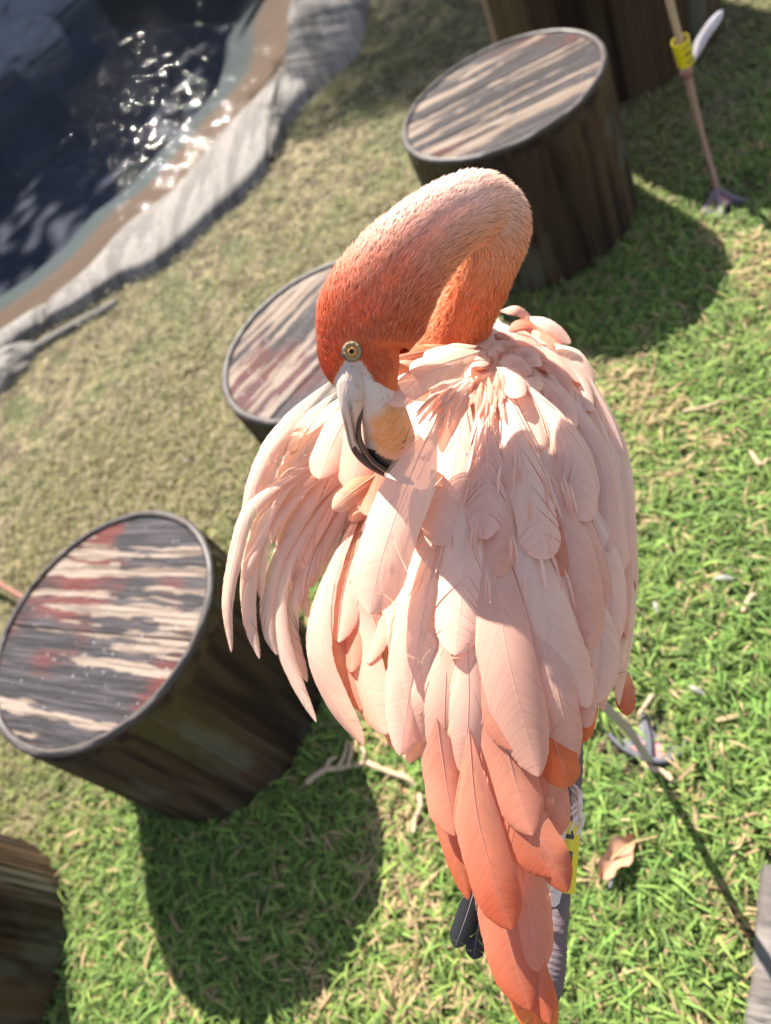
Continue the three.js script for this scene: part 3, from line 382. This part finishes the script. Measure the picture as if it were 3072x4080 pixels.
// broad scapulars of the back, lowest layer first
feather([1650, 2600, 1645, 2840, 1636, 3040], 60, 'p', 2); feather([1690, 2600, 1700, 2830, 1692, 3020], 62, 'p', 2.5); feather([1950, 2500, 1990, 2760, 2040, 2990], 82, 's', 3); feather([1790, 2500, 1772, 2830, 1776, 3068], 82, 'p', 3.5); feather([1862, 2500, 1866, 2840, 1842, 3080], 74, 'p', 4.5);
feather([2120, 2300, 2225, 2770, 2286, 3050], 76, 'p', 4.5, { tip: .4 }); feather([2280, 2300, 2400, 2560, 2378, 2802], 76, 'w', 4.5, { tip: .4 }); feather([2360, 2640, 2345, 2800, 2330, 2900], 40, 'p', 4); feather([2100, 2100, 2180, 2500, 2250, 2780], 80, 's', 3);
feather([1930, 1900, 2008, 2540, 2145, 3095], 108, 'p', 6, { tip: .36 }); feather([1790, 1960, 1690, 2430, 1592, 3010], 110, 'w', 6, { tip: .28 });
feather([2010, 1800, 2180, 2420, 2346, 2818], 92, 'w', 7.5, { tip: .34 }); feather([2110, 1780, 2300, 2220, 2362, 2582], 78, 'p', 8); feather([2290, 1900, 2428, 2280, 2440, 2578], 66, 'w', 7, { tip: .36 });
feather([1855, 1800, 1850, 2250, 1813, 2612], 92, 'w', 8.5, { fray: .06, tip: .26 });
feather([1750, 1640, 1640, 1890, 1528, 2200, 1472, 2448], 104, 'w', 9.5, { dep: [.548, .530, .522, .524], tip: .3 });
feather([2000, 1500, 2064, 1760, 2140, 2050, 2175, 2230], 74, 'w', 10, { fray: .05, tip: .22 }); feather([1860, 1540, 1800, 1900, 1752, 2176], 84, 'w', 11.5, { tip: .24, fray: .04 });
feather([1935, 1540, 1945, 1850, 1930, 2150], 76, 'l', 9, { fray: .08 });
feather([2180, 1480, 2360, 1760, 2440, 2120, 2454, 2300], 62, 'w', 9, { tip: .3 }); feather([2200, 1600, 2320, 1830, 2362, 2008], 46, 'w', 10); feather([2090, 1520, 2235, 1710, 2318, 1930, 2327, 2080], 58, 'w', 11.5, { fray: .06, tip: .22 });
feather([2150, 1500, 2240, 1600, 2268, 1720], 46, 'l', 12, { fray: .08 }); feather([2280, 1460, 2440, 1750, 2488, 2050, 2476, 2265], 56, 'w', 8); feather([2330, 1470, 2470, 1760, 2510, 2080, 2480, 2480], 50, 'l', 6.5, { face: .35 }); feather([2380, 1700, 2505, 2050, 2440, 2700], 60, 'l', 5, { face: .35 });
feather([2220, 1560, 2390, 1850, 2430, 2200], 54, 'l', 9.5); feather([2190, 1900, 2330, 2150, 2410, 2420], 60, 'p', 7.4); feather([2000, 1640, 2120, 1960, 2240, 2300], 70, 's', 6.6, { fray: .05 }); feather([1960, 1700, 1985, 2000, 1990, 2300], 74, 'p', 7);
// left flank
feather([1400, 2120, 1308, 2400, 1340, 2640, 1440, 2830], 48, 's', 1, { up: [0, -.006, -.006, -.004] }); feather([1470, 1960, 1290, 2380, 1262, 2600, 1335, 2800, 1452, 2970], 56, 'p', 2, { tip: .4, tw: .35 });
feather([1600, 1960, 1420, 2420, 1450, 2700, 1542, 2925], 78, 'p', 4, { tip: .34 }); feather([1620, 1980, 1500, 2350, 1470, 2645], 74, 'p', 5.5); feather([1520, 2010, 1430, 2180, 1372, 2380, 1352, 2560], 58, 'p', 3); feather([1565, 2030, 1475, 2230, 1412, 2440, 1402, 2680], 60, 's', 2.6); feather([1700, 2500, 1560, 2800, 1600, 3000], 60, 's', 1);
feather([1500, 1890, 1405, 1960, 1325, 2030], 40, 'q', 2.4, { dep: [.566, .570, .574], fray: .15 }); feather([1480, 1960, 1420, 2100, 1395, 2230], 50, 'q', 1.5, { fray: .1 }); feather([1510, 1900, 1450, 1990, 1400, 2080], 40, 'q', 2.8, { fray: .2 }); feather([1480, 1520, 1450, 1740, 1400, 1960], 90, 'p', 0, { dep: [.585, .585, .580] }); feather([1560, 1640, 1520, 1840, 1470, 2060], 90, 'q', 0, { dep: [.585, .58, .574] });
feather([1620, 2050, 1530, 2400, 1540, 2650, 1600, 2900], 84, 'p', 0); feather([1660, 2300, 1620, 2600, 1640, 2850], 80, 's', 0);
// loosened plumes drooping on the left
const droop = (pts, hw, k, ly, o = {}) => feather(pts, hw * .98, k, ly, { up: pts.filter((_, i) => i % 2).map((_, i, a) => (o.up0 ?? -.012) - .010 * i / (a.length - 1)), face: .85, nup: 1.1, tip: .6, sharp: 1.9, narrow: .7, camber: .35, fray: .05, jag: .12, ...o });
droop([1420, 1620, 1370, 1900, 1240, 2180, 1190, 2420], 52, 'p', 0); droop([1430, 1700, 1330, 1960, 1190, 2260, 1228, 2462], 46, 'w', .2); droop([1330, 2050, 1190, 2300, 1150, 2500, 1225, 2718], 46, 'w', -.6, { fray: .15 });
droop([1345, 1560, 1215, 1680, 1110, 1790, 1042, 1960, 1030, 2050], 46, 'w', .4); droop([1325, 1515, 1185, 1645, 1082, 1770, 1012, 1920, 965, 2088], 42, 'w', .8, { fray: .08 }); droop([1350, 1625, 1235, 1745, 1150, 1860, 1080, 2000], 52, 'w', 1.2); droop([1362, 1690, 1265, 1805, 1175, 1930, 1105, 2060, 1085, 2168], 50, 'w', 1.6);
droop([1375, 1760, 1300, 1870, 1205, 2010, 1140, 2150, 1140, 2320], 50, 'w', 2); droop([1395, 1830, 1330, 1960, 1240, 2110, 1185, 2230, 1180, 2314], 50, 'w', 2.4); droop([1400, 1560, 1330, 1640, 1230, 1720, 1150, 1800], 50, 'y', .6);
droop([1290, 1860, 1150, 1930, 1055, 2050, 1000, 2220, 992, 2450, 1035, 2625], 40, 'w', 2.6); droop([1330, 1815, 1186, 1885, 1060, 1960, 990, 2040, 945, 2180, 906, 2400, 923, 2600], 36, 'w', 3.2, { fray: .05, splits: 6 }); droop([1300, 1890, 1160, 2000, 1070, 2110, 1035, 2260, 1043, 2392], 34, 'w', 3); droop([1120, 1990, 1030, 2160, 985, 2260, 978, 2334], 24, 'w', 3.4);
droop([1380, 1900, 1230, 2030, 1120, 2200, 1068, 2380, 1075, 2520, 1105, 2610], 36, 'w', 2.4); droop([1420, 1880, 1290, 2010, 1160, 2220, 1110, 2350, 1120, 2540, 1188, 2730, 1262, 2878], 40, 'w', 3, { tw: .3 }); droop([1440, 1930, 1340, 2060, 1240, 2250, 1190, 2400], 40, 'w', 2.8);
droop([1450, 1900, 1380, 2040, 1290, 2200, 1240, 2340], 44, 'w', 2); droop([1400, 1720, 1340, 1830, 1260, 1940, 1200, 2060], 54, 'w', 1.8); droop([1430, 1790, 1380, 1900, 1300, 2000, 1260, 2100], 50, 'w', 1.9);
for (let i = 0; i < 9; i++) { const a = rr(-60, 70), b = rr(-50, 60); feather([1540 + a * .3, 1960 + b * .6, 1510 + a * .7, 2040 + b, 1475 + a, 2120 + b * 1.6], rr(14, 24), i % 3 ? 'd' : 'p', 5 + i * .3, { fray: .6, jag: .4, up: [.0, .004, .006] }); }
// tail
const tailF = (pts, hw, k, dep, o = {}) => feather(pts, hw, k, 0, { dep: dep.map((d, i) => d + .004 + .010 * (1 - i / (dep.length - 1))), name: 'tail_feather', face: .85, tip: .34, ...o });
tailF([1910, 3480, 1862, 3640, 1812, 3776], 40, 'k', [.50, .505, .51], { name: 'flight_feather', tip: .3, sharp: 3, fray: .06 }); tailF([1925, 3600, 1900, 3730, 1886, 3822], 36, 'k', [.502, .507, .51], { name: 'flight_feather', tip: .2, fray: .1 });
tailF([1720, 2960, 1790, 3250, 1866, 3584], 62, 'c', [.488, .486, .482], { tip: .6 }); tailF([1740, 2860, 1775, 3100, 1810, 3330], 84, 's', [.478, .480, .478]); tailF([1800, 3000, 1850, 3200, 1900, 3500], 70, 'c', [.484, .482, .479]);
tailF([1990, 3480, 2090, 3850, 2190, 4150], 92, 'o', [.474, .470, .466]); tailF([1950, 3350, 2015, 3700, 2112, 4024], 100, 'c', [.471, .467, .462], { tip: .4 }); tailF([1990, 3100, 2090, 3520, 2142, 3872], 78, 's', [.472, .469, .466]); tailF([2080, 3300, 2140, 3600, 2160, 3860], 60, 's', [.478, .476, .474]); tailF([2040, 3500, 2110, 3800, 2190, 4080], 60, 'c', [.468, .466, .462]);
tailF([2130, 2860, 2190, 3150, 2205, 3345], 78, 's', [.478, .475, .475]); tailF([2150, 2800, 2225, 3000, 2258, 3140], 74, 'o', [.474, .474, .472]); tailF([1980, 2900, 2085, 3270, 2192, 3494], 80, 'c', [.469, .464, .462], { fray: .05 }); tailF([2010, 2960, 2112, 3270, 2200, 3420, 2260, 3555], 74, 'c', [.466, .461, .459, .460], { tip: .5 });
tailF([1868, 2900, 1900, 3240, 1968, 3500, 2038, 3705], 92, 'c', [.471, .463, .458, .457], { tip: .34, splits: 0, fray: 0 });
tailF([1950, 2760, 2020, 3010, 2120, 3330], 96, 's', [.470, .470, .464]);
tailF([2195, 3440, 2175, 3600, 2182, 3795], 40, 'd', [.482, .484, .485], { fray: .5, jag: .2, narrow: .6 }); tailF([2220, 3450, 2215, 3530, 2202, 3615], 30, 'd', [.484, .485, .486], { fray: .4, jag: .2 }); tailF([2260, 3150, 2245, 3260, 2225, 3370], 26, 'd', [.49, .49, .49], { fray: .5, jag: .3 });
tailF([2430, 2620, 2490, 2740, 2500, 2852], 38, 'c', [.53, .535, .54]); tailF([2370, 2740, 2345, 2850, 2322, 2960], 34, 'o', [.50, .502, .505]);
for (let i = 0; i < 12; i++) tailF([2275 + rr(-8, 4), 3110 + i * 10, 2295 + rr(-10, 26), 3150 + i * 12, 2285 + rr(-20, 40), 3200 + i * 13], 7, 'd', [.50, .50, .50], { name: 'down_wisp', fray: .9, jag: .6, splits: 9 });

// legs and feet
const scaleTex = tex(128, 128, (u, v) => { const y = v * 16, x = u * 7 + (Math.floor(y) % 2) * .5, fx = x % 1, fy = y % 1; return clamp(Math.min(fx, 1 - fx) * 5) * clamp(Math.min(fy, 1 - fy) * 4); });
scaleTex.repeat.set(.7, 5);
const legMat = (c) => std({ color: new THREE.Color(...c), roughness: .6, bumpMap: scaleTex, bumpScale: .00012 });
function foot(owner, heel, tips, legs, pale, tint) {           // three toes joined by webs, measured on the lawn
  const f = new THREE.Group(); f.name = 'foot'; f.position.copy(heel.clone().sub(owner.position)); owner.add(f);
  const paths = tips.map(t => [heel.clone().add(V(0, .012, 0)), ...t]);
  const sub = (n, g, m) => { g.translate(-heel.x, -heel.y, -heel.z); const q = new THREE.Mesh(g, m); q.name = n; q.castShadow = q.receiveShadow = true; f.add(q); };
  for (const p of paths) sub('toe', Loft(p.map((c, i) => ({ c, a: .0062 - .0032 * i / (p.length - 1), b: .0055 - .003 * i / (p.length - 1) }))).build(44, 10, null, u => .0006 * Math.sin(u * 110)), legMat(tint));
  const cur = paths.map(p => new THREE.CatmullRomCurve3(p)), wm = std({ vertexColors: true, roughness: .6, side: THREE.DoubleSide });
  for (const [a, b, sd] of [[0, 1, 3], [1, 2, 8]]) { const n = 26, pos = [], idx = [], col = []; for (let i = 0; i <= n; i++) for (let j = 0; j <= n; j++) { const s = j / n, t = i / n * (.9 - .30 * Math.sin(Math.PI * s)), p = cur[a].getPoint(t).lerp(cur[b].getPoint(t), s); p.y += -.002 + .003 * (fbm(i * .3, j * .3, sd) - .5); pos.push(p.x, p.y, p.z); const pk = step(.34, .42, 1 - Math.hypot((s - .5) * 1.25, (i / n - .58) * 1.15) - .35 * fbm(i * .22, j * .22, sd) - .12); col.push(...mixc(mixc([.06, .058, .07], [.11, .105, .12], fbm(i * .5, j * .5, sd)), pale, pk)); }
    for (let i = 0; i < n; i++) for (let j = 0; j < n; j++) { const q = i * (n + 1) + j; idx.push(q, q + 1, q + n + 1, q + 1, q + n + 2, q + n + 1); } sub('web', geom(pos, idx, col), wm); }
}
const gl = (x, y, h = .012) => ground(x, y, h);
foot(bird, birdFoot, [[gl(2490, 2985, .014), gl(2425, 2925, .01)], [gl(2590, 2960, .016), gl(2575, 2890, .015), gl(2555, 2830, .009)], [gl(2660, 3030, .014), gl(2705, 3005, .013), gl(2738, 2950, .008)]], 0, [.50, .20, .19], [.085, .085, .10]);
{
  const l1 = [birdFoot.clone().add(V(0, .004, 0)), birdFoot.clone().add(V(-.002, .03, 0)), ground(2500, 2905, .14), ground(2392, 2790, .28), V(.075, .46, -.40), V(.07, .62, -.38)];
  part('leg', Loft(l1.map((c, i) => ({ c, a: [.008, .0062, .0058, .0066, .010, .02][i], b: [.008, .0062, .0058, .0066, .010, .02][i] }))).build(70, 14, null, (u, t) => .0003 * Math.sin(u * 160)), legMat([.33, .28, .23]), bird);
  const l2 = [at(2280, 2900, .56), at(2288, 3050, .553), at(2268, 3250, .545), at(2240, 3500, .535), at(2218, 3700, .527), at(2196, 3830, .522), at(2180, 3935, .519), at(2192, 4010, .522)], r2 = [.0065, .0060, .0066, .0066, .0074, .0100, .0100, .004];
  part('leg', Loft(l2.map((c, i) => ({ c, a: r2[i], b: r2[i] }))).build(120, 18, null, (u, t) => .00035 * Math.sin(u * 210) + .0004 * fbm(u * 60, t * 3, 3)), legMat([.13, .095, .10]), bird);
  const l3 = [at(2178, 3960, .53), at(2172, 3820, .535), at(2178, 3650, .545), at(2200, 3400, .556), at(2240, 3150, .57)];
  part('leg', Loft(l3.map((c, i) => ({ c, a: [.008, .006, .005, .005, .005][i], b: [.008, .006, .005, .005, .005][i] }))).build(80, 14, null, (u) => .0004 * Math.sin(u * 150)), legMat([.18, .15, .145]), bird);
}
// rings on the legs: yellow plastic with dark figures
function ringTex(text, rows) { const cv = document.createElement('canvas'); cv.width = 512; cv.height = 256; const g = cv.getContext('2d'); g.fillStyle = '#d9c61c'; g.fillRect(0, 0, 512, 256); g.fillStyle = '#2c2b26'; g.textAlign = 'center'; g.textBaseline = 'middle'; g.font = 'bold 118px sans-serif'; for (const u of rows) { g.save(); g.translate(512 * u, 128); g.rotate(Math.PI / 2); g.scale(.92, 1); [...text].forEach((ch, i) => g.fillText(ch, (i - (text.length - 1) / 2) * 84, 0)); g.restore(); } const t = new THREE.CanvasTexture(cv); t.colorSpace = THREE.SRGBColorSpace; return t; }
function legRing(parent, a, b, r, text, rows, spin) {
  const L = a.distanceTo(b), pr = [[r - .0012, 0], [r, .0004], [r, L - .0004], [r - .0012, L]].map(p => new THREE.Vector2(...p)), g = new THREE.LatheGeometry(pr, 40), inn = new THREE.CylinderGeometry(r - .0012, r - .0012, L, 40, 1, true); inn.translate(0, L / 2, 0);
  const uv = g.attributes.uv, ps = g.attributes.position; for (let i = 0; i < uv.count; i++) uv.setY(i, ps.getY(i) / L);
  const grp = new THREE.Group(); grp.name = 'leg_ring'; grp.position.copy(b.clone().sub(parent.position)); grp.quaternion.setFromUnitVectors(V(0, 1, 0), a.clone().sub(b).normalize()); parent.add(grp);
  const m = new THREE.Mesh(g, phy({ map: ringTex(text, rows), roughness: .4, clearcoat: .3 })); m.name = 'ring_band'; m.rotation.y = spin; grp.add(m); const m2 = new THREE.Mesh(inn, std({ color: new THREE.Color(.35, .29, .08), side: THREE.DoubleSide, roughness: .6 })); m2.name = 'ring_inside'; grp.add(m2); shade(grp); return grp;
}
legRing(bird, at(2262, 3262, .5440), at(2238, 3548, .5335), .0092, '15A', [.25, .75], 1.1);

// ───────── the second flamingo, only its leg in view ─────────
{
  const heel = ground(2855, 773), o = thing('flamingo', 'second flamingo at the upper right, only its thin banded leg and webbed foot in view', 'flamingo', heel.clone());
  const leg = [heel.clone().add(V(0, .004, 0)), heel.clone().add(V(0, .03, 0)), ground(2795, 530, .15), ground(2744, 320, .285), ground(2737, 288, .31), ground(2726, 245, .335), ground(2706, 150, .39), ground(2668, 0, .47), ground(2625, -230, .58), ground(2560, -760, .80)], r = [.009, .0062, .0062, .0080, .0112, .0085, .0068, .0070, .012, .022];
  part('leg', Loft(leg.map((c, i) => ({ c, a: r[i], b: r[i] }))).build(110, 14, (u) => mixc([.36, .22, .17], [.26, .11, .09], Math.exp(-Math.pow((u - .44) / .05, 2))).map((c, i) => c * (u > .5 ? [1.25, 1.5, 1.2][i] : 1)), (u, t) => .0003 * Math.sin(u * 200) + .0012 * Math.exp(-Math.pow((u - .43) / .04, 2)) * fbm(u * 90, t * 2, 4)), std({ vertexColors: true, roughness: .65 }), o);
  foot(o, heel, [[gl(2810, 830, .014), gl(2772, 880, .009)], [gl(2868, 830, .018), gl(2892, 882, .009)], [gl(2920, 785, .014), gl(2985, 802, .009)]], 0, [.55, .24, .24], [.24, .18, .20]);
  legRing(o, ground(2709, 158, .385), ground(2734, 250, .333), .0165, '189', [.25, .72], 1.75);
  const P = [ground(2755, 262, .33), ground(2790, 165, .35), ground(2880, 40, .37)], N = P.map(camDir); part('feather', vane(P, N, .012, 'd', { fray: .5, jag: .3, tip: .25, splits: 6 }), phy({ vertexColors: true, color: new THREE.Color(.75, .78, .9), roughness: .8, transmission: .3, thickness: 0, side: THREE.DoubleSide }), o);
  const c = ground(2540, -1250, .90), g = new THREE.SphereGeometry(1, 32, 20); g.scale(.11, .105, .23); g.rotateY(.5); g.translate(c.x, c.y, c.z - .02); part('body', g, std({ color: new THREE.Color(.78, .38, .27), roughness: .9 }), o);
  part('neck', tube([c.clone().add(V(.09, .03, -.2)), c.clone().add(V(.14, .16, -.3)), c.clone().add(V(.10, .36, -.27)), c.clone().add(V(.12, .5, -.33)), c.clone().add(V(.16, .5, -.42))], [.04, .028, .024, .026, .02], 40, 12), std({ color: new THREE.Color(.76, .30, .16), roughness: .9 }), o);
}
// ───────── litter on the lawn ─────────
{
  const c = ground(2475, 3405, .02), pos = [], idx = [], n = 10; for (let i = 0; i <= n; i++) for (let j = 0; j <= n; j++) { const u = i / n, s = (j / n - .5) * 2, w = .018 * Math.sin(Math.PI * Math.pow(u, .8)) * (1 + .3 * Math.sin(u * 14)); pos.push(c.x + (u - .5) * .085, c.y + .010 * s * s + .006 * Math.sin(u * 5) + .003 * fbm(u * 6, s * 3), c.z + s * w - .02 * (u - .5)); } for (let i = 0; i < n; i++) for (let j = 0; j < n; j++) { const q = i * (n + 1) + j; idx.push(q, q + 1, q + n + 1, q + 1, q + n + 2, q + n + 1); }
  const o = thing('dry_leaf', 'curled pinkish-brown dry leaf on the grass right of the tail', 'leaf', c.clone()); part('blade', geom(pos, idx), std({ color: new THREE.Color(.40, .22, .13), roughness: .8, side: THREE.DoubleSide }), o); part('stalk', tube([c.clone().add(V(-.02, .006, .0)), c.clone().add(V(.02, .014, .0)), c.clone().add(V(.055, .006, .01))], [.0016, .0012, .0009], 14, 6), std({ color: new THREE.Color(.5, .32, .16), roughness: .8 }), o);
  const rm = std({ color: new THREE.Color(.46, .33, .21), roughness: .85 });
  const runner = (pts, r, label, hs) => { const p = pts.map(([x, y], i) => ground(x, y, (hs ?? .022) + .004 * (i % 2))), t = thing('grass_runner', label, 'grass runner', p[0].clone().setY(0)); part('stem', Loft(p.map((q, i) => ({ c: q, a: r * (1 - .3 * i / p.length), b: r * (1 - .3 * i / p.length) }))).build(50, 8, null, u => .0009 * Math.pow(Math.abs(Math.sin(u * 16)), 8)), rm, t); return t; };
  const t1 = runner([[1222, 3118], [1290, 3070], [1360, 3058], [1450, 3040]], .0058, 'thick pale dead grass runner in the shade by the left stump');
  for (const [a, b, d] of [[[1345, 3060], [1372, 3010], [1385, 2950]], [[1385, 3055], [1398, 3000], [1400, 2960]], [[1300, 3065], [1312, 3030], [1345, 3015]], [[1450, 3040], [1452, 3000], [1440, 2975]]]) part('side_shoot', tube([ground(...a, .024), ground(...b, .034), ground(...d, .03)], [.004, .0034, .0022], 12, 6), rm, t1);
  runner([[1462, 3035], [1490, 3052], [1560, 3080], [1620, 3100], [1655, 3130]], .0050, 'sunlit straw-coloured runner curving beside the tail'); runner([[1672, 3165], [1675, 3220], [1655, 3265], [1648, 3320]], .0046, 'short straw-coloured runner end below the curving one');
  runner([[2600, 2770], [2580, 2800], [2545, 2850]], .0036, 'dry straw piece above the foot of the near flamingo'); runner([[2560, 3045], [2590, 3060], [2640, 3075], [2680, 3110]], .0044, 'dry straw piece across the heel of the near flamingo'); runner([[2990, 1800], [3030, 1850], [3060, 1830]], .004, 'dry straw clump at the right edge above'); runner([[2720, 1640], [2800, 1625], [2870, 1600]], .003, 'dry stalk in the shade right of the flamingo'); runner([[2960, 2440], [2990, 2380], [3010, 2370]], .004, 'dry straw piece near the right edge');
  const bits = [['small white feather lying in the grass at right', 2880, 2305, .030, .7], ['grey fluffy down tuft in the grass at right', 2615, 2420, .024, 2], ['white feather bit right of the standing leg', 2775, 2750, .026, 1.2], ['white down speck right of the dry leaf', 2440, 3510, .02, 2.6], ['white speck on the dry grass left of the wing', 740, 1835, .02, 1]];
  for (const [lb, x, y, s, a] of bits) { const p = ground(x, y, .026), t = thing('down_feather', lb, 'feather', p.clone().setY(0)); const P = [0, 1, 2].map(i => p.clone().add(V(Math.cos(a) * s * (i / 2 - .5), .006 * Math.sin(i * 1.57), Math.sin(a) * s * (i / 2 - .5)))); part('vane', vane(P, P.map(() => V(0, 1, 0)), s * .17, 'g', { fray: .5, jag: .3 }), vaneMat, t); }
  const sp = [ground(-60, 2290, .05), ground(40, 2352, .05), ground(110, 2392, .05), ground(190, 2440, .04)], s = thing('stick', 'thin reddish-brown rod entering from the left edge behind the red-stained stump', 'rod', sp[0].clone().setY(0)); part('rod', tube(sp, [.007, .007, .007, .006], 20, 10), std({ color: new THREE.Color(.22, .08, .05), roughness: .7 }), s);
}
renderer.render(scene, camera);
